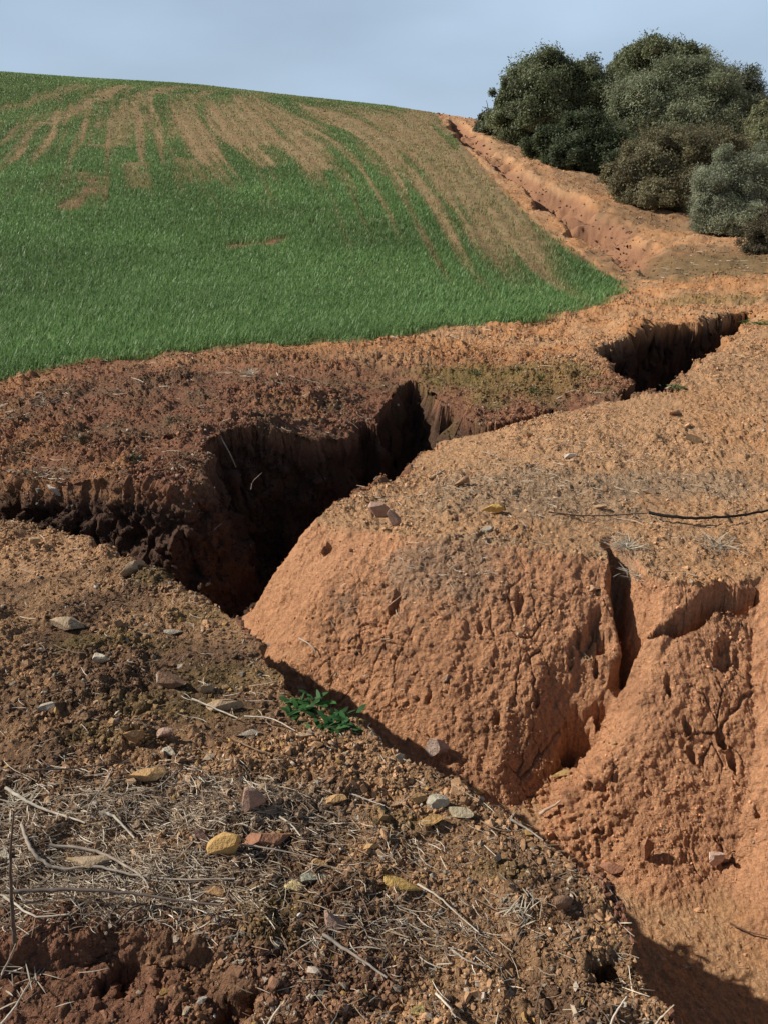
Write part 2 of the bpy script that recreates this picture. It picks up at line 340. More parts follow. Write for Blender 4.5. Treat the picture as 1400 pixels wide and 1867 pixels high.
w1 = on(m1, clod(14, 131)); w2 = on(RD < 12, clod(36, 141)); w3 = on((RD < 3.6), clod(80, 151))
streak = on(m1 & (steep > .08), lambda x, y, z: fbm(x, y, z * .22, 26, 3, 161))
fa = np.clip(inF * sstep(0, .4, eD), 0, 1)
rough = np.where(inL, 1.15, np.where(inR, .8 - .70 * sstep(.05, .2, steep), 1.25 + .6 * sstep(14, 9, RD))) * (1 - .7 * fa)
rough = rough * np.where(inR & (depth > .55), 1 - .8 * sstep(.25, .08, steep), 1)
patch = .55 + .75 * sstep(-.35, .45, lo + .4 * md)
wallm = sstep(.06, .2, depth) * sstep(.15, .4, steep) * (~inR) * (RD < 14)
rag = inR * sstep(.1, .6, gb(X, Y, 1075, 1180, .16, .2)) * sstep(.05, .15, steep)
pf1, pf2, pc = worley(X + .02 * hi, Y + .02 * md, Z * .4 + .03 * hi, 8.5, 401)
pock = ((pc > .84) & inR & (RD < 7)) * (1 - sstep(.04, .22, pf1 + .12 * hi)) * sstep(.06, .2, steep)
disp = .035 * lo * (1 - .6 * inR) + rough * patch * (.024 * md + .014 * (w1 - .3) + .013 * (w2 - .3) * 1.2 + .006 * (w3 - .3) + .006 * hi)
disp += np.where(inR, .004 * hi + .010 * streak * sstep(.06, .2, steep) + .004 * md + .0045 * (w2 - .3) + .005 * (w3 - .3) + .003 * hi + rag * (.035 * md + .03 * (w2 - .3) + .03 * (w1 - .3)), .010 * streak * sstep(.1, .4, steep))
# cracks in the dried clay of the right bank
def crack(x, y, z):
    wx = .03 * fbm(x, y, z, 9, 3, 171); wy = .03 * fbm(x, y, z, 9, 3, 181)
    f1, f2, c = worley(x + wx, y + wy, (z + wx) * .35, 7.5, 191)
    g1, g2, c2 = worley(x + wx, y + wy, (z + wx) * .3, 19, 201)
    return (1 - sstep(.0, .028, f2 - f1)) + .3 * (1 - sstep(.0, .06, g2 - g1))
mc = inR & (RD < 6)
ck = np.zeros(X.shape, np.float32); ck[mc] = crack(X[mc], Y[mc], Z[mc])
ck *= sstep(-.15, .3, on(mc, lambda x, y, z: fbm(x, y, z, 3.1, 2, 207))) * sstep(.04, .2, steep)
disp += wallm * 1.5 * (.05 * on(m1, lambda x, y, z: fbm(x, y, z * .8, 5, 4, 411)) + .035 * (w1 - .3) + .03 * md)
disp += inL * sstep(.15, .7, gb(X, Y, 1080, 1800, .22, .2)) * (.035 * md + .02 * (w1 - .3))
disp -= .015 * ck + .028 * pock
# far ground: plough ridges and rough track
ff = RD >= 9
disp += on(ff & (RD < 60), lambda x, y, z: .09 * fbm(x, y, z, 2.2, 4, 211, .6)) * (1 - .5 * fa)
rs = rowc(X, Y); disp += np.where(inF, .010 * np.sin(rs * 2 * math.pi / .55 + 2 * fbm(X, Y * .1, X * 0, .4, 2, 5)) * sstep(9, 15, RD) * sstep(70, 50, RD), 0)
trk = (~inF) & (RD > 9) & (RD < 60) & (X > 1)
disp += np.where(trk, .05 * fbm(X * 2.2, Y * .5, X * 0, 1, 3, 221), 0)
disp *= sstep(.15, .5, RD)
X2, Y2, Z2 = [np.where(RD < 20, a + n0[:, i] * disp, a + (disp if i == 2 else 0)) for i, a in enumerate((X, Y, Z))]
X2, Y2, Z2 = [np.asarray(a, np.float32) for a in (X2, Y2, Z2)]
NRM = normals(X2, Y2, Z2)

# soil colours
def mixc(a, b, t): return a * (1 - t[:, None]) + b * t[:, None]
col = np.zeros((len(X), 3), np.float32)
n_a = on(RD < 70, lambda x, y, z: fbm(x, y, z, 1.3, 4, 231)); n_b = on(RD < 14, lambda x, y, z: fbm(x, y, z, 24, 3, 241)); n_c = on(RD < 40, lambda x, y, z: fbm(x, y, z, 5, 3, 251))
c_tan, c_org, c_clay, c_red, c_dark, c_moss, c_grey = [np.array(v, np.float32) for v in
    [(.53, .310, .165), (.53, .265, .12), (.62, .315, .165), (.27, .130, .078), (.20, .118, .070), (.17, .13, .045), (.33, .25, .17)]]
bank = mixc(np.tile(c_red, (len(X), 1)), c_dark, sstep(-.3, .5, n_c)); bank = mixc(bank, c_org, .6 * sstep(.0, .6, n_a + .5 * n_b))
rb = mixc(np.tile(c_org, (len(X), 1)), c_tan, sstep(-.7, .1, n_a + .3 * n_b)); rb = mixc(rb, c_clay, sstep(.06, .2, steep)); rb = mixc(rb, c_red, .35 * sstep(.1, .6, n_c + .5 * n_b) * sstep(.05, .2, steep))
lb = mixc(np.tile(np.array((.40, .235, .125), np.float32), (len(X), 1)), c_dark, sstep(-.35, .35, n_c + .3 * n_b)); lb = mixc(lb, c_tan * .85, .5 * sstep(.1, .6, n_a + .6 * n_b))
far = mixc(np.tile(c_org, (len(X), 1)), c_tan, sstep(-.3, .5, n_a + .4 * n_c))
bank = mixc(bank, np.array((.06, .035, .025), np.float32), sstep(.1, .35, depth)); lb = mixc(lb, np.array((.07, .04, .028), np.float32), sstep(.1, .4, depth))  # shade painted into the soil: bank and left-bank colours darken with depth
col = np.where(inR[:, None], rb, np.where(inL[:, None], lb, bank)); col = mixc(col, far, sstep(6.3, 9, RD + .35 * X) * (~inR)); gully_shade = sstep(.02, .16, depth) * (~inR) * (RD < 13.5) * np.maximum(sstep(.1, .3, steep), sstep(.3, .5, depth)); col = mixc(col, np.array((.12, .070, .048), np.float32), gully_shade)  # gully walls and floor painted darker with depth, standing in for shadow
def blend(px, py, sx, sy, c, k=1, rot=0, thr=None):
    global col
    t = gb(X, Y, px, py, sx, sy, rot); t = sstep(.25, .75, t + .45 * n_c + .25 * n_b) * k * (t > .02); col = mixc(col, c, t)
blend(150, 1800, .42, .22, c_red, 1); blend(60, 1010, .6, .3, c_tan, .9); blend(550, 1800, .3, .15, c_red, .6)
blend(250, 1230, .35, .3, c_dark, .7); blend(560, 1700, .5, .25, c_dark, .5)
for v in [(280, 1060, .14, .08), (230, 1170, .2, .1), (300, 1290, .25, .08), (150, 1180, .1, .1), (480, 1660, .1, .05), (490, 1715, .08, .03), (370, 1120, .2, .1), (440, 1230, .2, .1), (210, 1350, .15, .06), (900, 1585, .1, .05), (720, 1500, .12, .06)]: blend(*v, c_moss, .42)
for v in [(950, 700, .7, .6), (860, 680, .5, .5), (1300, 545, .7, .5), (1390, 590, .3, .3), (1330, 480, 1.6, 1.6)]: blend(*v, c_moss * 1.25, .55)
for v in [(950, 890, .7, .4), (800, 1000, .4, .15), (1230, 880, .6, .2), (1140, 1000, .15, .1), (330, 1480, .5, .12)]: blend(*v, c_grey, .5)
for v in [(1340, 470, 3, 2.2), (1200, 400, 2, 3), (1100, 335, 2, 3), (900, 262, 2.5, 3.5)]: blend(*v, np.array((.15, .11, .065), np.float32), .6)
# track grass tint, rill walls red
col = mixc(col, c_tan, .5 * sstep(18, 34, RD) * (~inF)); col = mixc(col, np.array((.33, .17, .098), np.float32), .95 * sstep(.03, .25, topz - Z) * (RD > 13.5))
bf = np.zeros(X.shape, np.float32); mF = inF & (RD < 110); bf[mF] = bare(X[mF], Y[mF])
fs = mixc(np.tile(np.array((.36, .25, .135), np.float32), (len(X), 1)), np.array((.32, .19, .10), np.float32), .6 * sstep(-.3, .3, n_a)); fs = mixc(fs, c_red, .8 * gb(X, Y, 150, 350, 2.5, 4) + .8 * gb(X, Y, 490, 442, 1.5, 1.5)); stripes = .5 + .5 * np.sin(rs * 2 * math.pi / .55)
fs = mixc(fs, c_dark, .22 * stripes * sstep(9, 15, RD)); fs = mixc(fs, np.array((.075, .11, .04), np.float32), .85 * (1 - bf))
col = mixc(col, fs, inF * sstep(0, .25, eD))
col[inF & (RD > 70)] = (.06, .09, .03)

def mesh_obj(name, co, faces, mat, colr=None, smooth=False, nv=4):
    me = bpy.data.meshes.new(name); co = np.asarray(co, np.float32); faces = np.asarray(faces, np.int32)
    me.vertices.add(len(co)); me.vertices.foreach_set('co', co.ravel())
    me.loops.add(faces.size); me.loops.foreach_set('vertex_index', faces.ravel())
    me.polygons.add(len(faces)); me.polygons.foreach_set('loop_start', np.arange(0, faces.size, faces.shape[1], dtype=np.int32))
    me.polygons.foreach_set('loop_total', np.full(len(faces), faces.shape[1], np.int32))
    me.polygons.foreach_set('use_smooth', np.full(len(faces), smooth, bool))
    me.update(calc_edges=True)
    if colr is not None:
        a = me.color_attributes.new('col', 'FLOAT_COLOR', 'POINT'); c4 = np.ones((len(co), 4), np.float32); c4[:, :3] = colr
        a.data.foreach_set('color', c4.ravel())
    me.materials.append(mat); o = bpy.data.objects.new(name, me); sc.collection.objects.link(o); return o
def tag(o, label=None, cat=None, group=None, kind=None):
    for k, v in (('label', label), ('category', cat), ('group', group), ('kind', kind)):
        if v: o[k] = v
    return o
def material(name, rough=.95, noise=None, bump=(), base=None, trans=0, spec=.25, colvar=.25):
    m = bpy.data.materials.new(name); m.use_nodes = True; t = m.node_tree; b = t.nodes['Principled BSDF']
    b.inputs['Roughness'].default_value = rough; b.inputs['Specular IOR Level'].default_value = spec
    if base is None: a = N(t, 'ShaderNodeAttribute', attribute_name='col'); src = a.outputs['Color']
    else: a = N(t, 'ShaderNodeRGB'); a.outputs[0].default_value = (*base, 1); src = a.outputs[0]
    g = N(t, 'ShaderNodeNewGeometry') if base is None else N(t, 'ShaderNodeTexCoord')
    vec = g.outputs['Position'] if base is None else g.outputs['Object']
    if noise:
        n = N(t, 'ShaderNodeTexNoise'); n.inputs['Scale'].default_value = noise; n.inputs['Detail'].default_value = 6; n.inputs['Roughness'].default_value = .65; t.links.new(vec, n.inputs['Vector'])
        mr = N(t, 'ShaderNodeMapRange'); mr.inputs[1].default_value = .3; mr.inputs[2].default_value = .7; mr.inputs[3].default_value = 1 - colvar; mr.inputs[4].default_value = 1 + colvar
        mu = N(t, 'ShaderNodeVectorMath', operation='SCALE'); t.links.new(n.outputs[0], mr.inputs[0]); t.links.new(src, mu.inputs[0]); t.links.new(mr.outputs[0], mu.inputs['Scale']); src = mu.outputs[0]
    prev = None
    for s, d in bump:
        n = N(t, 'ShaderNodeTexNoise'); n.inputs['Scale'].default_value = s; n.inputs['Detail'].default_value = 5; n.inputs['Roughness'].default_value = .6; t.links.new(vec, n.inputs['Vector'])
        bp = N(t, 'ShaderNodeBump'); bp.inputs['Strength'].default_value = 1; bp.inputs['Distance'].default_value = d; t.links.new(n.outputs[0], bp.inputs['Height'])
        if prev: t.links.new(prev, bp.inputs['Normal'])
        prev = bp.outputs[0]
    if prev: t.links.new(prev, b.inputs['Normal'])
    t.links.new(src, b.inputs['Base Color'])
    if trans:
        tr = N(t, 'ShaderNodeBsdfTranslucent'); ms = N(t, 'ShaderNodeMixShader'); ms.inputs[0].default_value = trans
        t.links.new(src, tr.inputs[0]); t.links.new(b.outputs[0], ms.inputs[1]); t.links.new(tr.outputs[0], ms.inputs[2]); t.links.new(ms.outputs[0], t.nodes['Material Output'].inputs[0])
    return m
M_soil = material('soil', .97, 60, ((230, .010), (70, .012)), spec=.1)
M_grit = material('grit', .95, 90, ((300, .002),), spec=.15)
M_straw = material('straw', .85, 40, spec=.3)
M_stone = material('stone', .85, 55, ((120, .004), (30, .006)), spec=.3, colvar=.22)
M_leaf = material('leaf', .6, None, trans=.3, spec=.3)
M_wheat = material('wheat', .5, None, trans=.35, spec=.35)
M_bark = material('bark', .9, 60, ((120, .004),))

ii = np.arange(nC * NR, dtype=np.int32).reshape(nC, NR)
quads = np.stack([ii[:-1, :-1], ii[1:, :-1], ii[1:, 1:], ii[:-1, 1:]], -1).reshape(-1, 4)
CO = np.stack([X2, Y2, Z2], -1)
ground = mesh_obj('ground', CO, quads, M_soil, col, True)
tag(ground, 'eroded reddish farmland soil with a deep gully rising to a hill', None, None, 'structure')

# ------------------------------------------------------------------ what a pixel of the photograph rests on
PX, PY, VF = project(X2, Y2, Z2)
vis = (VF > .1) & (PX > -60) & (PX < 1460) & (PY > -60) & (PY < 1960)
cell = 4; gw, gh = 1520 // cell + 1, 2020 // cell + 1
ci = ((PY[vis] + 60) / cell).astype(int) * gw + ((PX[vis] + 60) / cell).astype(int); vi = np.nonzero(vis)[0]
o = np.argsort(-RD[vi], kind='stable'); IDX = np.full(gw * gh, -1, np.int64); IDX[ci[o]] = vi[o]
def pick(px, py):
    a, b = int((px + 60) / cell), int((py + 60) / cell)
    best, bd = -1, 1e9
    for i in range(-3, 4):
        for j in range(-3, 4):
            if 0 <= a + i < gw and 0 <= b + j < gh:
                v = IDX[(b + j) * gw + a + i]
                if v >= 0:
                    d = (PX[v] - px) ** 2 + (PY[v] - py) ** 2
                    if d < bd: bd, best = d, v
    if best < 0:
        x, y = U(px, py); return np.array([x, y, float(T(np.array([x]), np.array([y]))[0])]), np.array([0, 0, 1.0])
    return CO[best].copy(), NRM[best].copy()
def icos():
    t = (1 + 5 ** .5) / 2
    v = np.array([(-1, t, 0), (1, t, 0), (-1, -t, 0), (1, -t, 0), (0, -1, t), (0, 1, t), (0, -1, -t), (0, 1, -t), (t, 0, -1), (t, 0, 1), (-t, 0, -1), (-t, 0, 1)], float)
    f = np.array([(0, 11, 5), (0, 5, 1), (0, 1, 7), (0, 7, 10), (0, 10, 11), (1, 5, 9), (5, 11, 4), (11, 10, 2), (10, 7, 6), (7, 1, 8), (3, 9, 4), (3, 4, 2), (3, 2, 6), (3, 6, 8), (3, 8, 9), (4, 9, 5), (2, 4, 11), (6, 2, 10), (8, 6, 7), (9, 8, 1)])
    return v / np.linalg.norm(v[0]), f
IV, IF = icos()
def subdiv(v, f):
    v = list(map(tuple, v)); cache = {}; out = []
    def mid(a, b):
        k = (min(a, b), max(a, b))
        if k not in cache:
            m = (np.array(v[a]) + np.array(v[b])) / 2; m /= np.linalg.norm(m); v.append(tuple(m)); cache[k] = len(v) - 1
        return cache[k]
    for a, b, c in f:
        x, y, z = mid(a, b), mid(b, c), mid(c, a); out += [(a, x, z), (b, y, x), (c, z, y), (x, y, z)]
    return np.array(v), np.array(out)
S1 = subdiv(IV, IF); S2 = subdiv(*S1); S3 = subdiv(*S2)
def frames(n, spin):                        # tangent frames around normals
    n = n / np.linalg.norm(n, axis=1, keepdims=True); a = np.where(np.abs(n[:, 2:3]) < .9, np.array([[0, 0, 1.]]), np.array([[1., 0, 0]]))
    t = np.cross(a, n); t /= np.linalg.norm(t, axis=1, keepdims=True); b = np.cross(n, t); c, s = np.cos(spin)[:, None], np.sin(spin)[:, None]
    return t * c + b * s, -t * s + b * c, n

# ------------------------------------------------------------------ loose gravel and crumbs (uncountable)
inner = ((np.abs(AG.ravel()) < R(37.3)) & (RD > .85) & (RD < 60)) + 2.2 * ((np.abs(AG.ravel()) >= R(37.3)) & (np.abs(AG.ravel()) < R(63)) & (RD > .85) & (RD < 9))
def wsum(lst, S=0):
    o = np.zeros(len(X), np.float32)
    for v in lst: o = np.maximum(o, v[4] * gb(X, Y, v[0], v[1], v[2], v[3]))
    return o
face = inR & (steep > .1)
gd = np.where(inL, 1.0, np.where(face, .5, np.where(inR, 1.2, 1.2))) * np.where(inF, .0, 1) * (.35 + .9 * sstep(-.3, .5, md + lo))
redp = inside(X, Y, STEP); gd = gd * np.where(redp, .15, 1) * np.where(~inR & ~inL & (RD > 4.5) & (RD < 15), 1.9, 1); gd = gd * np.where(inR & (depth > .4) & (steep < .2), .08, 1); gd = np.where(inF, .06 * bf, gd) * inner * np.where(RD > 9, .5, 1)
def gravel(name, n, smin, smax, pw, dens, label, tone, light=.14, smn=.0012):
    p = dens / dens.sum(); idx = rng.choice(len(X), n, p=p)
    r = RD[idx]; s = np.clip(smin * (1 - rng.random(n)) ** (-pw), smin, smax * rng.uniform(.5, 1, n)); s = np.maximum(s, smn * r)
    pos = CO[idx] + rng.normal(0, 1, (n, 3)) * np.c_[r, r, r * 0] * .0009
    nn = NRM[idx]; spin = rng.random(n) * 6.283; t, b, u = frames(nn + rng.normal(0, .25, (n, 3)), spin)
    s = s * np.where(inL[idx] & (r < 1.7), .8, 1) * np.where(face[idx], .6, np.where(inR[idx], .85, 1)); sc3 = np.c_[rng.uniform(.8, 1.3, n), rng.uniform(.6, 1.0, n), rng.uniform(.45, .85, n)] * s[:, None]
    tm = [IV * (1 + .36 * rng.normal(0, 1, (12, 1)).clip(-1.4, 1.4)) for _ in range(24)]; tm = np.array(tm)[rng.integers(0, 24, n)]
    V = (pos + nn * (s * .22)[:, None])[:, None] + tm[..., 0:1] * (t * sc3[:, 0:1])[:, None] + tm[..., 1:2] * (b * sc3[:, 1:2])[:, None] + tm[..., 2:3] * (u * sc3[:, 2:3])[:, None]
    c = np.maximum(col[idx], .06) * rng.uniform(.6, 1.4, (n, 1)) * tone; k = rng.random(n)
    pale = np.array([(.42, .33, .23), (.5, .42, .33), (.44, .27, .10), (.38, .31, .23)])[rng.integers(0, 4, n)] * rng.uniform(.6, 1.1, (n, 1))
    c = np.where((k < light)[:, None], pale, c); c = np.where(((k < .004) & (s < .006))[:, None], np.array([[.7, .66, .6]]), c) * np.where((depth[idx] > .12) & ~inR[idx], .4, 1)[:, None]  # last factor dims crumbs down in the gully, part of its painted shade
    Fc = (IF[None] + 12 * np.arange(n)[:, None, None]).reshape(-1, 3)
    return tag(mesh_obj(name, V.reshape(-1, 3), Fc, M_grit, np.repeat(c, 12, 0)), label, 'gravel', None, 'stuff')
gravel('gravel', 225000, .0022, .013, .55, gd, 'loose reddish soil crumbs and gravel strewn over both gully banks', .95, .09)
gravel('pebbles', 4600, .008, .021, .42, gd * np.where(RD > 9, .3, 1) * (.3 + sstep(0, .5, n_b)), 'larger tan and brown pebbles scattered over the banks and track', 1.0, .16)

# ------------------------------------------------------------------ dry straw and rootlets (uncountable)
def tubes(P0, rad, ns=3):                   # P0: n,k,3 centre lines; rad: n,k
    n, k = P0.shape[:2]; d = np.gradient(P0, axis=1); d /= np.linalg.norm(d, axis=2, keepdims=True) + 1e-9
    ref = np.where(np.abs(d[..., 2:3]) < .85, np.array([0, 0, 1.]), np.array([1., 0, 0])); a = np.cross(d, ref); a /= np.linalg.norm(a, axis=2, keepdims=True) + 1e-9; b = np.cross(d, a)
    th = np.arange(ns) / ns * 2 * math.pi
    V = P0[:, :, None] + rad[:, :, None, None] * (a[:, :, None] * np.cos(th)[:, None] + b[:, :, None] * np.sin(th)[:, None])
    i = np.arange(k - 1)[:, None] * ns; j = np.arange(ns)[None]; j2 = (j + 1) % ns
    f = np.stack([i + j, i + j2, i + ns + j2, i + ns + j], -1).reshape(-1, 4)
    return V.reshape(-1, 3), (f[None] + (k * ns) * np.arange(n)[:, None, None]).reshape(-1, 4)
sd = .035 * inL + .03 * (~inL & ~inR & ~inF & (RD < 12)) + .015 * (inR & (steep < .08))
sd = np.maximum(sd, wsum([(330, 1475, .30, .12, 1.6), (130, 1600, .42, .12, 2.0), (520, 1530, .4, .1, .6), (250, 1600, .3, .1, .9), (700, 1690, .3, .08, .5), (60, 1500, .2, .2, .8)]) * inL)
sd = np.maximum(sd, wsum([(950, 890, .65, .35, .5), (800, 1000, .35, .12, .35), (1240, 885, .45, .16, .5), (1135, 1000, .12, .16, .9), (1310, 1000, .12, .12, .8), (1075, 820, .4, .3, .4), (1060, 945, .25, .08, .4)]) * (inR))
sd = np.maximum(sd, wsum([(450, 680, .4, .25, .55), (60, 740, .5, .3, .6), (230, 700, .5, .3, .35), (850, 610, .6, .25, .45), (480, 1050, .3, .2, .7), (60, 870, .3, .2, .4), (1340, 480, 2, 1.5, .5)]) * (~inR | (depth > .4)))
sd = np.maximum(sd, .5 * (~inF) * (eD < .22) * (RD < 14) * sstep(-.1, .4, lo))
sd = sd * np.where(redp, .08, 1) * inner * (RD < 20) * (~inF) * sstep(.5, .3, steep)
n = 13500; idx = rng.choice(len(X), n, p=sd / sd.sum()); r = RD[idx]
ln = np.clip(rng.lognormal(math.log(.032), .55, n), .015, .2) * np.clip(r / 3, 1, 2.2); th = rng.normal(0, .75, n) + np.where(rng.random(n) < .2, 1.57, -.15)
t_, b_, u_ = frames(NRM[idx] * np.array([.6, .6, 1.2]), th * 0); dirn = np.c_[np.cos(th), np.sin(th), rng.normal(0, .12, n)]
dirn -= u_ * (dirn * u_).sum(1, keepdims=True) * .9; side_ = np.cross(u_, dirn)
q = np.linspace(-.5, .5, 4); cur = rng.normal(0, .18, n)
P0 = CO[idx][:, None] + u_[:, None] * (.006 + rng.random((n, 1, 1)) * .009) + dirn[:, None] * (q[None, :, None] * ln[:, None, None]) + side_[:, None] * ((q[None] ** 2 - .1) * cur[:, None] * ln[:, None])[..., None] * 2
rad = np.maximum(rng.uniform(.0005, .0014, n), .00042 * r)[:, None] * np.array([.8, 1, .9, .5])
V, Fc = tubes(P0, rad); cc = np.array([(.48, .39, .28), (.60, .52, .41), (.30, .22, .14), (.14, .09, .06), (.24, .15, .09)])[rng.integers(0, 5, n)] * rng.uniform(.7, 1.2, (n, 1))
tag(mesh_obj('straw_litter', V, Fc, M_straw, np.repeat(cc, 12, 0)), 'grey and tan dry straw bits littering the bare soil', 'straw', None, 'stuff')

# ------------------------------------------------------------------ stones
OCH, TAN, GRY, PNK, CRM, RST, BRN = (.50, .30, .13), (.40, .29, .18), (.40, .34, .26), (.38, .245, .18), (.58, .50, .36), (.33, .16, .09), (.26, .15, .09)
def stone(px, py, wpx, hpx, c, label, c2=None, flat=.5, rot=0.0, seed=0):
    g = np.random.default_rng(int(px * 13 + py * 7 + seed)); p, nrm = pick(px, py + hpx * .30); d = np.linalg.norm(p - np.array([0, 0, CAMZ])); k = d / F
    fi = math.asin(min(.95, (CAMZ - p[2]) / d)); wd, hd = wpx * k, hpx * k
    ht = max(hd * flat * 1.2, .27 * wd); dp = np.clip((hd - ht * math.cos(fi)) / math.sin(max(fi, .3)), .45 * wd, 1.2 * wd)
    v, f = S3; v = v.copy()
    for _ in range(9):                      # chip flat facets off the lump
        a = g.normal(0, 1, 3); a[2] *= .8; a /= np.linalg.norm(a); h = g.uniform(.3, .62); dd = v @ a - h; v = v - np.where(dd > 0, dd, 0)[:, None] * a
    v /= (v.max(0) - v.min(0)); v -= (v.max(0) + v.min(0)) / 2
    v += .012 * fbm(v[:, 0], v[:, 1], v[:, 2], 6, 3, int(px) % 97)[:, None] * v / .5
    v = v * np.array([wd, dp, ht]); c_, s_ = math.cos(rot + g.normal(0, .2)), math.sin(rot + g.normal(0, .2))
    tl = g.normal(0, .12); v = np.c_[v[:, 0] * c_ - v[:, 1] * s_, v[:, 0] * s_ + v[:, 1] * c_, v[:, 2] + v[:, 0] * tl]
    cc = np.tile(np.array(c, np.float32), (len(v), 1)) * (1 + .16 * fbm(v[:, 0], v[:, 1], v[:, 2], 45, 3, 9))[:, None]
    if c2 is not None:
        t = sstep(-.1, .15, fbm(v[:, 0], v[:, 1], v[:, 2], 1.2 / wd, 2, int(px)))[:, None]; cc = cc * (1 - t) + np.array(c2) * t
    o = mesh_obj('stone', v, f, M_stone, cc); p = p + nrm * ht * .12; p[2] += ht * .26; o.location = p
    if abs(nrm[2]) < .8: o.location = Vector(p)
    return tag(o, label, 'stone', 'stones lying on the gully banks')
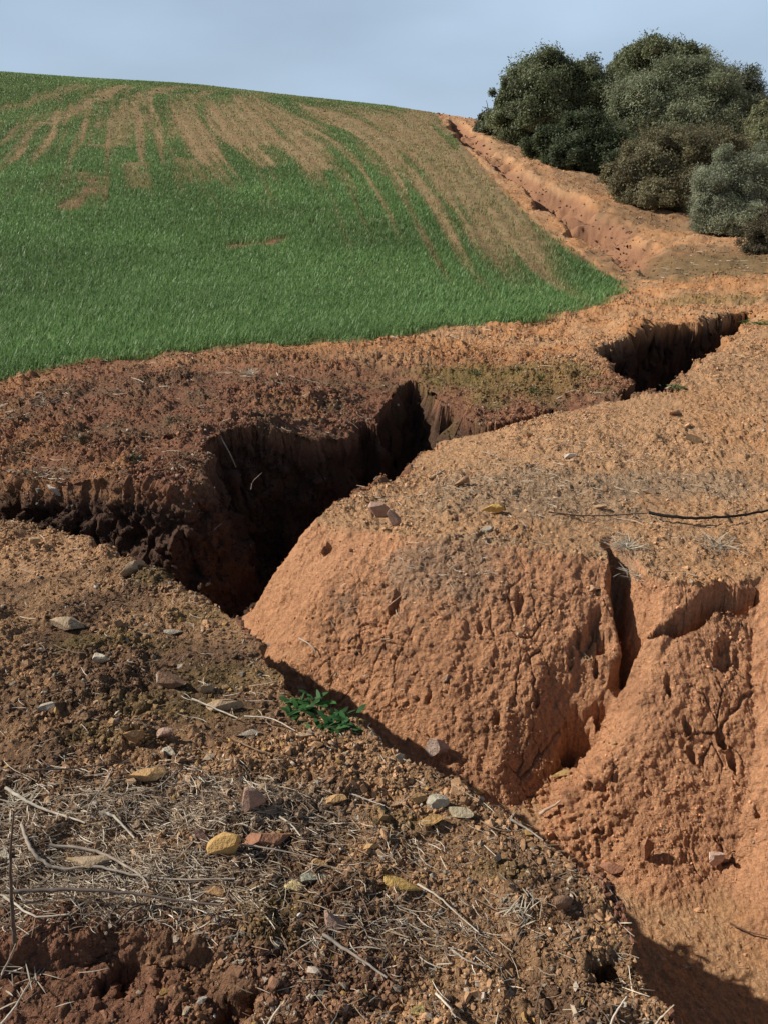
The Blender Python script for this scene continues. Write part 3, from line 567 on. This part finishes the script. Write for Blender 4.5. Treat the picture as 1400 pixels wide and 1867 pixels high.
ST = [(410, 1277, 66, 32, OCH, 'large flat ochre stone left of the leafy green weed', TAN, .5), (272, 1408, 62, 34, OCH, 'rounded ochre orange stone casting shadow above the straw patch', None, .6),
 (405, 1535, 56, 42, (.54, .33, .12), 'bright yellow blocky stone beside the large two-toned rock', None, .7), (492, 1521, 92, 40, (.42, .26, .11), 'wide two-toned ochre and reddish rock, largest on the near bank', RST, .6),
 (460, 1452, 40, 50, PNK, 'upright pinkish brown stone standing above the two-toned rock', None, .8), (615, 1457, 38, 24, OCH, 'small angular ochre stone alone between straw patches', None, .6),
 (312, 1240, 54, 42, GRY, 'jagged grey white stone in the dark soil upper left', BRN, .7), (122, 1136, 60, 32, TAN, 'broad rounded tan stone half sunk in the upper left bank', None, .6),
 (243, 1036, 44, 30, TAN, 'grey tan block near the rim of the dark gully', GRY, .7), (183, 1202, 28, 24, CRM, 'small cream stone with a pointed top, below the rounded tan one', None, .7),
 (88, 1285, 34, 20, GRY, 'low grey stone near the left edge, level with ochre one', None, .5), (453, 1334, 50, 18, GRY, 'thin flat grey slab just below the ochre stone', None, .4),
 (556, 1340, 30, 16, TAN, 'small tan stone under the leafy weed', None, .5), (303, 1335, 36, 28, PNK, 'purplish brown stone, right one of a close pair', None, .7),
 (245, 1337, 34, 28, (.36, .21, .10), 'orange brown stone, left one of a close pair', None, .7), (308, 1372, 26, 20, CRM, 'pale cream pebble between the close pair and ochre stone', None, .6),
 (318, 1152, 32, 14, GRY, 'flat pale grey stone near the dark rim soil', None, .4), (378, 1254, 30, 22, TAN, 'greyish knobbly stone right of the jagged grey one', None, .7),
 (763, 1452, 30, 22, OCH, 'small ochre stone, leftmost of a cluster of four', None, .6), (798, 1458, 40, 30, (.42, .37, .27), 'beige grey square stone in the cluster of four', None, .6),
 (840, 1482, 44, 22, (.42, .34, .22), 'slanting grey tan stone, right end of the cluster of four', None, .5), (783, 1493, 52, 20, (.52, .30, .11), 'long ochre brown stone, lowest of the cluster of four', None, .5),
 (866, 1438, 36, 20, OCH, 'ochre stone on the very rim above the clay face foot', None, .5), (732, 1611, 64, 20, (.50, .32, .10), 'lone long flat ochre stone in the lower middle', None, .45),
 (612, 1676, 40, 34, PNK, 'pinkish brown cube shaped stone in the lower middle', None, .8), (575, 1596, 50, 24, (.36, .35, .26), 'pale grey green flat stone with ochre neighbour', None, .4),
 (583, 1572, 30, 20, OCH, 'ochre chip leaning on the grey green flat stone', None, .7), (538, 1613, 34, 20, (.55, .42, .2), 'pointed cream ochre chip left of the grey green stone', None, .5),
 (673, 1543, 28, 20, OCH, 'tiny square ochre stone right of the brown twig', None, .6), (1024, 1642, 34, 26, BRN, 'rounded brown stone near the crumbling lower rim', None, .7),
 (905, 1562, 14, 18, GRY, 'small upright pale grey chip near the lower rim', None, .9), (160, 1570, 84, 30, (.46, .30, .12), 'broad ochre slab sunk in straw at the left', TAN, .35),
 (396, 1626, 46, 22, (.38, .22, .10), 'rusty brown stone below the tip of the bent twig', None, .6), (12, 1558, 24, 22, CRM, 'cream stone cut by the left edge', None, .6),
 (762, 1842, 22, 24, (.5, .38, .15), 'yellowish pebble at the bottom among dark soil', None, .8), (797, 1360, 42, 38, (.5, .36, .28), 'whitish pink clod at the foot of the clay face', None, .8),
 (1300, 1565, 26, 24, (.62, .44, .34), 'pinkish white plate stuck in the right clay face', None, .8), (1024, 1410, 38, 22, (.46, .30, .12), 'ochre stone lying in the gully bed below the cleft', None, .5),
 (1112, 1575, 48, 18, (.36, .17, .10), 'flat reddish slab on the lower gully floor', None, .5), (1176, 1545, 22, 36, (.36, .18, .10), 'reddish lump upright against the lower clay face', None, .9),
 (898, 925, 42, 26, (.52, .33, .10), 'bright ochre stone on the flat top of the right bank', None, .6), (689, 930, 40, 30, PNK, 'pinkish lump on the crest by the dark gully', None, .8),
 (717, 946, 26, 34, PNK, 'pair of pale pink lumps right of the crest lump', None, .8), (1259, 801, 32, 18, (.42, .28, .15), 'pointed brown stone high on the right bank', None, .8),
 (885, 965, 22, 14, GRY, 'pinkish grey pebble just below the bright ochre stone', None, .6), (1092, 925, 24, 14, (.42, .28, .16), 'tan stone above the left end of the black branch', None, .6),
 (62, 985, 24, 18, (.42, .27, .14), 'square tan stone near the left end of the gully rim', None, .6), (99, 890, 28, 18, (.55, .5, .42), 'white rounded stone on the far rim at left', None, .6),
 (812, 1234, 16, 14, (.5, .33, .22), 'small round pebble on the left clay face', None, .8), (840, 876, 30, 18, (.38, .22, .12), 'brown stone beside straw on the right bank top', None, .7),
 (1230, 750, 26, 14, (.45, .27, .15), 'small stone below the upper dark hollow', None, .6), (1180, 895, 30, 14, (.42, .28, .17), 'low tan stone among thin straw on the right bank', None, .5),
 (1085, 1072, 20, 14, (.46, .28, .17), 'small pebble left of the cleft', None, .6), (530, 1402, 24, 14, (.48, .26, .08), 'tiny orange stone above the upright pinkish one', None, .5),
 (1040, 828, 22, 12, (.5, .42, .34), 'pale pebble at the middle of the right bank top', None, .6), (965, 790, 24, 14, (.42, .25, .13), 'reddish stone right of the narrow gully end', None, .6),
 (440, 1480, 22, 16, GRY, 'whitish pebble at the foot of the upright pinkish stone', None, .7), (500, 1475, 20, 16, (.36, .24, .18), 'mauve pebble right of the upright pinkish stone', None, .8),
 (370, 1522, 26, 26, (.25, .15, .12), 'dull mauve stone touching the bright yellow block', None, .8), (548, 1668, 10, 12, (.75, .72, .66), 'tiny white round pebble in lower middle', None, .9)]
for s in ST: stone(*s[:6], c2=s[6], flat=s[7])

# ------------------------------------------------------------------ twigs and stems
def catmull(P, m=7):
    P = np.array(P); P = np.r_[2 * P[:1] - P[1:2], P, 2 * P[-1:] - P[-2:-1]]; out = []
    for i in range(1, len(P) - 2):
        for t in np.linspace(0, 1, m, endpoint=False):
            a, b, c, d = P[i - 1], P[i], P[i + 1], P[i + 2]; out.append(.5 * (2 * b + (c - a) * t + (2 * a - 5 * b + 4 * c - d) * t * t + (3 * b - a - 3 * c + d) * t ** 3))
    out.append(P[-2]); return np.array(out)
def twig(pts, wpx, c, label, lift=0, name='twig', cat='twig', taper=.5, free=None, forks=()):
    if free is None: Pw = [pick(a, b)[0] + np.array([0, 0, .021 + lift]) for a, b in pts]
    else: Pw = [np.array(at_r(a, b, free if np.isscalar(free) else free[i])) for i, (a, b) in enumerate(pts)]
    if free is None and len(Pw) > 2:
        Pw = np.array(Pw); Pw[1:-1, 2] = np.maximum(Pw[1:-1, 2], .5 * (Pw[:-2, 2] + Pw[2:, 2]) - .004)
    Q = catmull(Pw); d = np.linalg.norm(Q - np.array([0, 0, CAMZ]), axis=1); g = np.random.default_rng(len(label) + int(pts[0][0]))
    rad = .38 * wpx * d / F * np.linspace(1, taper, len(Q)) * (1 + .05 * g.normal(0, 1, len(Q))); Q[1:-1] += g.normal(0, 1, (len(Q) - 2, 3)) * rad[1:-1, None] * .22
    V, Fc = tubes(Q[None], rad[None], 7)
    nv = len(V); o = mesh_obj(name, V, Fc, M_straw, np.tile(np.array(c), (nv, 1)) * (1 + .15 * g.normal(0, 1, (nv, 1))).clip(.6, 1.4), True)
    return tag(o, label, cat, 'twigs and stems lying about the gully' if cat == 'twig' else None)
PAL, GY, DK, BR = (.52, .45, .35), (.34, .28, .22), (.07, .05, .04), (.27, .17, .10)
for t in [([(42, 1515), (60, 1560), (85, 1588), (125, 1594), (180, 1592), (250, 1607), (340, 1613), (430, 1613)], 8, GY, 'long grey bent twig running right across the straw'),
 ([(95, 1552), (180, 1565), (240, 1595), (262, 1612), (276, 1632)], 7, GY, 'curved pale twig crossing above the long bent one'),
 ([(20, 1653), (90, 1650), (170, 1648), (260, 1655), (330, 1672), (405, 1677)], 9, (.13, .10, .08), 'long dark grey branch above the red earth', .022),
 ([(215, 1695), (240, 1668), (270, 1660)], 6, DK, 'short dark side twig below the dark grey branch'),
 ([(15, 1450), (50, 1470), (90, 1487), (160, 1511)], 8, PAL, 'straight pale stick at the left edge above the bent twig'),
 ([(10, 1648), (35, 1668), (70, 1682), (130, 1680)], 6, PAL, 'pale stem tip poking from the left below dark branch'),
 ([(445, 1550), (500, 1560), (570, 1574)], 5, GY, 'thin brown grey twig right of the yellow block'),
 ([(590, 1718), (650, 1755), (705, 1795)], 8, GY, 'grey stick slanting down at the lower middle'),
 ([(760, 1625), (800, 1650), (838, 1686), (870, 1713)], 5, PAL, 'thin pale stem slanting below the lone flat ochre stone'),
 ([(350, 1284), (390, 1300), (435, 1320)], 5, PAL, 'pale curved stem right under the large flat ochre stone'),
 ([(448, 1313), (500, 1327), (540, 1342)], 4, PAL, 'thin stem beside the thin grey slab'), ([(430, 1360), (480, 1378), (550, 1393)], 4, BR, 'long reddish stem above the orange pebble'),
 ([(207, 1412), (195, 1440), (170, 1475), (160, 1498)], 4, GY, 'thin stem slanting left of the rounded ochre stone'), ([(60, 1415), (140, 1412), (240, 1400)], 4, DK, 'dark thin root running to the rounded ochre stone'),
 ([(930, 1505), (960, 1525), (990, 1545)], 6, GY, 'short grey stick near the crumbling rim'), ([(875, 1510), (905, 1522), (950, 1528)], 4, BR, 'brown stem left of the short grey stick'),
 ([(982, 1490), (1022, 1467)], 8, (.48, .34, .25), 'stubby pale stick lying on the clay of the gully bed'),
 ([(545, 1690), (560, 1700), (590, 1722)], 4, BR, 'short brown twig above the slanting grey stick'),
 ([(850, 1640), (875, 1655), (905, 1672)], 5, BR, 'brown twig on dark crumbly soil, lower right of middle'), ([(190, 1490), (215, 1505), (247, 1540)], 8, PAL, 'broken pale reed in the straw left of the rounded stones'),
 ([(510, 1500), (530, 1512), (548, 1535)], 5, PAL, 'short pale stem over the two-toned rock'), ([(640, 1460), (670, 1473), (700, 1480)], 4, PAL, 'pale stem right of the small angular ochre stone'),
 ([(820, 1744), (850, 1765), (885, 1775)], 5, GY, 'grey twig on the crumbly lower slope'), ([(795, 1822), (815, 1845), (830, 1866)], 6, PAL, 'pale stick at the bottom edge near the yellowish pebble'),
 ([(1180, 946), (1230, 955), (1290, 958), (1350, 953), (1400, 944), (1470, 938)], 8, (.012, .010, .009), 'long thin black branch lying on the right bank', .015),
 ([(1000, 942), (1050, 948), (1100, 946), (1180, 944)], 4, (.10, .06, .04), 'thin brown root leading left from the black branch'),
 ([(630, 1180), (655, 1150), (695, 1120)], 3, (.42, .24, .16), 'thin reddish root on the left clay face'), ([(710, 1112), (740, 1090)], 4, (.4, .26, .18), 'small twig caught in a hole of the clay face'),
 ([(545, 1172), (570, 1185), (578, 1208)], 4, PAL, 'small hooked rootlet at the foot of the clay face'), ([(785, 880), (812, 862)], 6, (.4, .27, .16), 'reed piece lying on the crest of the right bank'),
 ([(1330, 1690), (1360, 1708), (1400, 1715)], 4, (.14, .08, .05), 'dark rootlet lying on the clay at the lower right edge'),
 ([(385, 1172), (420, 1165), (470, 1168)], 3, BR, 'thin twig in the dark soil near the rim')]:
    twig(t[0], t[1], t[2], t[3], t[4] if len(t) > 4 else 0)
def stem(pts, rr, wpx, c, label): twig(pts, wpx, c, label, free=rr, name='twig', taper=.4)
stem([(28, 1720), (22, 1640), (20, 1560), (26, 1480)], 1.15, 9, (.12, .09, .07), 'dark upright stem close by at the left edge')
stem([(-10, 1880), (25, 1840), (55, 1790)], [.98, .99, 1.0], 6, PAL, 'pale blade rising at the bottom left corner')
stem([(-10, 1800), (10, 1765), (30, 1720)], [1.04, 1.03, 1.02], 6, GY, 'grey blade above the pale one in the bottom left corner')
def rr_(px, py): p, _ = pick(px, py); return math.hypot(p[0], p[1])
a = rr_(500, 1867); stem([(486, 1880), (500, 1850), (522, 1822)], [a, a - .005, a - .01], 7, PAL, 'pale stalk rising at the bottom, left of centre')
a = .98; stem([(1105, 1885), (1120, 1850), (1142, 1816)], [a, a, a], 6, (.6, .52, .42), 'white stalk over the dark lower hollow')
stem([(1185, 1880), (1205, 1855), (1228, 1832)], [1.0, 1.0, 1.0], 6, (.5, .4, .28), 'tan stalk right of the white stalk')
a = rr_(400, 785); stem([(400, 792), (415, 818), (424, 836), (431, 852)], [a - .03, a - .1, a - .12, a - .12], 4, (.45, .38, .28), 'pale stem hanging over the dark back wall')
a = rr_(430, 1060); stem([(378, 978), (392, 965), (405, 954)], [a, a, a], 3.5, GY, 'small twig poking out of the dark gully corner')
stem([(458, 892), (462, 878), (478, 862)], [a + .15] * 3, 2.5, GY, 'curled rootlet on the dark back wall')

# ------------------------------------------------------------------ leaf sheets
def blades(P0, W, up):                       # ribbons: n,k,3 centre lines, widths n,k, face normals n,3
    d = np.gradient(P0, axis=1); s = np.cross(d, up[:, None]); s /= np.linalg.norm(s, axis=2, keepdims=True) + 1e-9
    V = np.stack([P0 - s * W[..., None], P0 + s * W[..., None]], 2); n, k = P0.shape[:2]
    i = np.arange(k - 1) * 2; f = np.stack([i, i + 1, i + 3, i + 2], -1); return V.reshape(-1, 3), (f[None] + 2 * k * np.arange(n)[:, None, None]).reshape(-1, 4)
def rosette(px, py, n, L0, Wd, c, label, name='leafy_weed', cat='weed', up=.6, grp=None, mat=None, k=6, spread=.02, fr=.25):
    g = np.random.default_rng(int(px + py)); p, nr = pick(px, py); th = g.random(n) * 6.283; L_ = L0 * g.uniform(.6, 1.15, n); el = g.uniform(.2, 1.2, n) * up
    q = np.linspace(0, 1, k); h = np.c_[np.cos(th), np.sin(th)]; droop = g.uniform(.5, 1.2, n) * fr * 2
    z = np.sin(el)[:, None] * q * L_[:, None] - droop[:, None] * q ** 2 * L_[:, None] * .6; hz = np.cos(el)[:, None] * q * L_[:, None]
    base = np.c_[g.normal(0, spread, (n, 2)), np.full(n, .004)]
    P_ = base[:, None] + np.concatenate([h[:, None] * hz[..., None], z[..., None]], 2) + p
    W = Wd * g.uniform(.7, 1.2, (n, 1)) * np.sin(np.clip(q * .93 + .07, 0, 1) * math.pi)[None] ** .8
    V, Fc = blades(P_, W, np.tile([[0, 0, 1.]], (n, 1)) + g.normal(0, .35, (n, 3))); cc = np.array(c) * g.uniform(.6, 1.35, (n, 1))
    return tag(mesh_obj(name, V, Fc, mat or M_leaf, np.repeat(cc, 2 * k, 0), True), label, cat, grp)
GRN = (.06, .17, .035)
rosette(556, 1292, 60, .058, .0085, (.045, .13, .03), 'broad-leaved green weed on the rim, left of two', grp='green weeds on the rim', spread=.03)
rosette(620, 1318, 56, .058, .0085, (.04, .12, .03), 'broad-leaved green weed on the rim, right of two', grp='green weeds on the rim', spread=.03)
rosette(1236, 706, 60, .07, .005, (.10, .14, .05), 'pale green plant at the right end of the upper hollow', spread=.04)
rosette(1385, 590, 110, .10, .006, (.10, .16, .03), 'low green growth by the right edge above the hollow', spread=.09, up=.4)
for v in [(150, 800, .07, 40, 'dark grassy tuft on the far bank at the left', (.06, .07, .035)), (245, 840, .06, 34, 'small dark green tuft below the grassy one', (.05, .07, .03)), (312, 768, .05, 30, 'thin olive tuft above the dark back wall', (.09, .09, .04)),
          (865, 680, .09, 34, 'green weed tuft left on the mossy bank', (.06, .11, .03)), (985, 690, .08, 30, 'green weed tuft right on the mossy bank', (.07, .12, .03)), (975, 715, .07, 24, 'small low tuft under the right weed tuft', (.07, .10, .03)),
          (60, 870, .09, 40, 'dark clump of dead grass by the left edge of the gully', (.08, .07, .04))]:
    rosette(v[0], v[1], v[3], v[2], .003, v[5], v[4], 'grass_tuft', 'grass tuft', 1.1, 'small tufts on the far bank', M_wheat, 5, .022)
for v in [(1142, 1000, .10, 90, 'dry straw tuft filling the top of the cleft', .05), (1160, 1052, .09, 60, 'dry straw tuft hanging down inside the cleft', .03), (1310, 998, .10, 60, 'dry straw tuft beyond the cleft on the right bank', .05), (455, 682, .12, 60, 'dry straw tuft on the bank under the wheat', .08),
          (78, 740, .12, 50, 'dry straw tuft at the left edge under the wheat', .1), (945, 1655, .05, 50, 'small grey wiry tuft on the crumbly lower bank', .03), (40, 1790, .07, 30, 'dry tuft in the bottom left corner', .05), (30, 1470, .08, 40, 'dry straw tuft at the left edge behind the pale stick', .05)]:
    rosette(v[0], v[1], v[3], v[2], .0016, (.42, .36, .27), v[4], 'dry_grass_tuft', 'dry tuft', .5, 'dry straw tufts', M_straw, 5, min(v[5], .03), .1)

# ------------------------------------------------------------------ young wheat (uncountable)
def wheat(n, a0, a1, r0, r1, pw=.4):
    az = rng.uniform(a0, a1, n); r = (rng.random(n) * (r1 ** pw - r0 ** pw) + r0 ** pw) ** (1 / pw)
    x, y = r * np.sin(az), r * np.cos(az); s = rowc(x, y)
    
    m = inside(x, y, FIELD); x, y, r = x[m], y[m], r[m]; e = edge_dist(x, y); b = bare(x, y)
    thin = fbm(x, y, x * 0, .7, 3, 301); keep = rng.random(len(x)) < np.clip((1.08 - 1.02 * b) * (.75 + .5 * thin) * sstep(-.02, .28, e + .25 * vnoise(x * 3, y * 3, x * 0, 7)) + .03, 0, 1)
    x, y, r, b, e = x[keep], y[keep], r[keep], b[keep], e[keep]; n = len(x); z = chunked(H1, x, y) - .02
    h = rng.uniform(.08, .155, n) * (1 - .45 * b) * (.55 + .45 * sstep(0, .5, e)) * np.where(r > 30, .85, 1); th = rng.random(n) * 6.283; ln = rng.uniform(.15, .9, n) * h
    d = np.c_[np.cos(th), np.sin(th)]; wd = np.maximum(.0042, .00047 * r) * rng.uniform(.7, 1.3, n); sx, sy = -d[:, 1] * wd, d[:, 0] * wd
    def pt(t, k, sg): return np.c_[x + d[:, 0] * ln * t ** 2 + sg * sx * k, y + d[:, 1] * ln * t ** 2 + sg * sy * k, z + .02 * 0 + (h + .02) * t - .35 * ln * t ** 3]
    V = np.stack([pt(0, .7, -1), pt(0, .7, 1), pt(.55, 1, 1), pt(.55, 1, -1), pt(1, 0, 0)], 1)
    f = np.array([(0, 1, 2), (0, 2, 3), (3, 2, 4)]); Fc = (f[None] + 5 * np.arange(n)[:, None, None]).reshape(-1, 3)
    g1, g2, g3 = np.array((.215, .345, .12)), np.array((.145, .255, .085)), np.array((.33, .29, .13)); k = rng.random((n, 1)); c = g1 * k + g2 * (1 - k)
    c = c * (.85 + .3 * sstep(-.5, .5, fbm(x, y, x * 0, .35, 3, 310)))[:, None]; y3 = np.clip(.75 * b + .18 * sstep(20, 45, r) + .12 * rng.random(n) - .05, 0, 1)[:, None]; c = c * (1 - y3) + g3 * y3
    return V.reshape(-1, 3), Fc, np.repeat(c, 5, 0)
V, Fc, c = wheat(860000, R(-46), R(19), 6.3, 68)
tag(mesh_obj('young_wheat', V, Fc, M_wheat, c), 'short bright green cereal crop covering the hillside field', 'crop', None, 'stuff')

# ------------------------------------------------------------------ shrubs and trees
def shrub(name, r, base, lobes, leafc, label, trunkc=(.10, .08, .06), dens=1.0, cs=.19, lw=.42, grp='evergreen shrubs and trees beside the track', lean=.5):
    g = np.random.default_rng(int(base[0] * 3 + base[1])); dd = ray(*base); bx, by = dd[0] * r, dd[1] * r
    bz = float(H1(np.array([bx]), np.array([by]))[0]); B = np.array([bx, by, bz - .1])
    root = bpy.data.objects.new(name, None); root.location = B; sc.collection.objects.link(root); tag(root, label, 'tree' if name.endswith('tree') else 'shrub', grp)
    Ps, Ns, Cs, cen = [], [], [], []
    for cx, cy, rx, ry, drr in lobes:
        rr2 = r + drr; c0 = np.array(at_r(cx, cy + .18 * ry, rr2)); sc_ = rr2 / F * 1.0; ra, rb_ = rx * sc_, ry * sc_; rdp = .85 * min(ra, rb_ * 1.4)
        cen.append((c0, ra, rb_)); nc = int(max(30, 95 * dens * (.2 / cs) ** 2)); u = g.normal(0, 1, (nc, 3)); u /= np.linalg.norm(u, axis=1, keepdims=True)
        cp_ = c0 + u * np.array([ra, rdp, rb_]) * g.uniform(.45, .92, (nc, 1)); cr_ = cs * min(ra, rb_ * 1.2) * g.uniform(.7, 1.5, nc)
        area = rx * ry * math.pi / 3.33; nl = int(area * 20 * dens / nc); tone = g.uniform(.72, 1.28, nc); cp_ = c0 + (cp_ - c0) * (1 + .3 * vnoise(u[:, 0] * 2.2 + cx, u[:, 1] * 2.2, u[:, 2] * 2.2, 5))[:, None]
        for i in range(nc):
            if cp_[i, 2] < bz + .05: continue
            v = g.normal(0, 1, (nl, 3)); v /= np.linalg.norm(v, axis=1, keepdims=True); p = cp_[i] + g.normal(0, .6, (nl, 3)).clip(-1.15, 1.15) * cr_[i] * np.array([1, 1, .85])
            p += u[i] * (g.random((nl, 1)) ** 5) * cr_[i] * .5 + np.array([0, 0, 1]) * (g.random((nl, 1)) ** 6) * cr_[i] * .45
            Ps.append(p); Ns.append(v * .7 + u[i] * .8 + g.normal(0, .42, (nl, 3))); Cs.append(np.array(leafc) * tone[i] * g.uniform(.78, 1.25, (nl, 1)) * 1.1 * (1 + g.normal(0, .06, (nl, 3))))
    Ps, Ns, Cs = np.concatenate(Ps), np.concatenate(Ns), np.concatenate(Cs); m = Ps[:, 2] > T(Ps[:, 0], Ps[:, 1]) + .03; Ps, Ns, Cs = Ps[m] - B, Ns[m], Cs[m]; n = len(Ps)
    t, b, u = frames(Ns, g.random(n) * 6.283); L_ = .00135 * r * g.uniform(.7, 1.4, (n, 1)); W_ = L_ * lw
    V = np.stack([Ps - t * L_, Ps - b * W_, Ps + t * L_, Ps + b * W_], 1).reshape(-1, 3)
    cr_o = mesh_obj('crown', V, np.arange(4 * n).reshape(n, 4), M_leaf, np.repeat(Cs, 4, 0)); cr_o.parent = root
    TV, TF, off = [], [], 0
    for j, (c0, ra, rb_) in enumerate(cen):
        for s in range(5):
            tgt = (c0 if s == 0 else c0 + g.normal(0, .45, 3) * np.array([ra, ra, rb_])) - B; q = np.linspace(0, 1, 7)[:, None]
            st = np.r_[g.normal(0, .08, 2), 0]; P_ = st * (1 - q) + tgt * q + np.array([0, 0, .12]) * np.sin(q * 3.14) * np.linalg.norm(tgt) + g.normal(0, .02, (7, 3)) * np.linalg.norm(tgt) * .5
            P_[:, 2] = np.maximum(P_[:, 2], 0); rd = np.linspace(.05 if s == 0 else .025, .006, 7) * np.clip(r / 24, .8, 1.6)
            v, f = tubes(P_[None], rd[None], 5); TV.append(v); TF.append(f + off); off += len(v)
    tr = mesh_obj('trunk', np.concatenate(TV), np.concatenate(TF), M_bark, np.tile(trunkc, (off, 1))); tr.parent = root
    return root
DG, OL, BW, GO, YG = (.15, .168, .085), (.21, .23, .135), (.185, .165, .09), (.23, .25, .165), (.21, .215, .11)
shrub('evergreen_tree', 39, (1005, 292), [(985, 160, 68, 66, 0), (935, 190, 35, 50, 0), (1062, 160, 55, 50, .5), (1000, 225, 90, 48, -.5), (1090, 210, 60, 60, 1)], DG, 'dark green rounded tree at the left end of the thicket')
shrub('evergreen_shrub', 41, (900, 268), [(893, 232, 26, 30, 0), (925, 240, 28, 28, 0), (868, 248, 10, 14, 0)], (.09, .10, .055), 'low dark shrub at the foot of the leftmost tree', cs=.26)
shrub('evergreen_shrub', 32, (1060, 325), [(1000, 272, 40, 36, 0), (1065, 258, 58, 56, 0), (1125, 290, 40, 42, -.5), (1040, 295, 50, 30, -.8)], (.075, .095, .045), 'low dark dense shrub in front of the leftmost tree')
shrub('evergreen_tree', 52, (1195, 260), [(1180, 112, 52, 42, 0), (1245, 112, 38, 30, 0), (1140, 128, 30, 26, 0), (1210, 150, 85, 50, 1), (1160, 190, 60, 50, 1)], DG, 'tallest dark tree rising behind the olive green crown', cs=.18)
shrub('olive_tree', 37, (1230, 320), [(1195, 190, 72, 62, 0), (1275, 175, 66, 55, .5), (1150, 215, 40, 45, -.5), (1255, 240, 90, 60, -.5), (1335, 225, 50, 55, 0)], OL, 'broad grey green tree in the middle of the thicket', lw=.3)
shrub('olive_tree', 44, (1345, 300), [(1348, 162, 34, 36, 0), (1310, 150, 24, 26, 0), (1345, 220, 45, 60, 0)], (.085, .095, .055), 'narrow upright crown at the right behind the thicket', lw=.3, cs=.24)
shrub('rusty_shrub', 25, (1210, 405), [(1230, 290, 82, 55, .5), (1165, 315, 50, 52, 0), (1300, 285, 50, 48, 1), (1190, 355, 62, 42, -.4), (1255, 350, 60, 55, 0)], BW, 'brownish shrub bulging over the bare track', lw=.35)
shrub('olive_shrub', 20, (1335, 440), [(1322, 345, 56, 66, 0), (1375, 345, 50, 70, .4), (1290, 385, 34, 42, -.2), (1345, 395, 55, 42, -.3)], GO, 'silvery grey green shrub at the right front', lw=.24)
shrub('olive_shrub', 29, (1410, 350), [(1392, 268, 50, 48, 0), (1455, 290, 70, 80, 0), (1385, 215, 22, 22, 1)], YG, 'yellowish green shrub on the right edge behind the silvery one', lw=.3)
shrub('twiggy_shrub', 16.5, (1415, 478), [(1388, 432, 36, 38, 0), (1450, 425, 52, 60, 0), (1405, 400, 28, 28, .3), (1372, 462, 26, 18, -.3)], (.10, .085, .05), 'small twiggy brown shrub in the right edge corner', dens=.7, lw=.3)
shrub('olive_shrub', 22, (1560, 440), [(1560, 330, 90, 100, 0), (1500, 360, 60, 70, 0), (1650, 350, 80, 90, 0)], OL, 'round grey shrub standing outside the right edge', dens=.5, cs=.25, lw=.3)
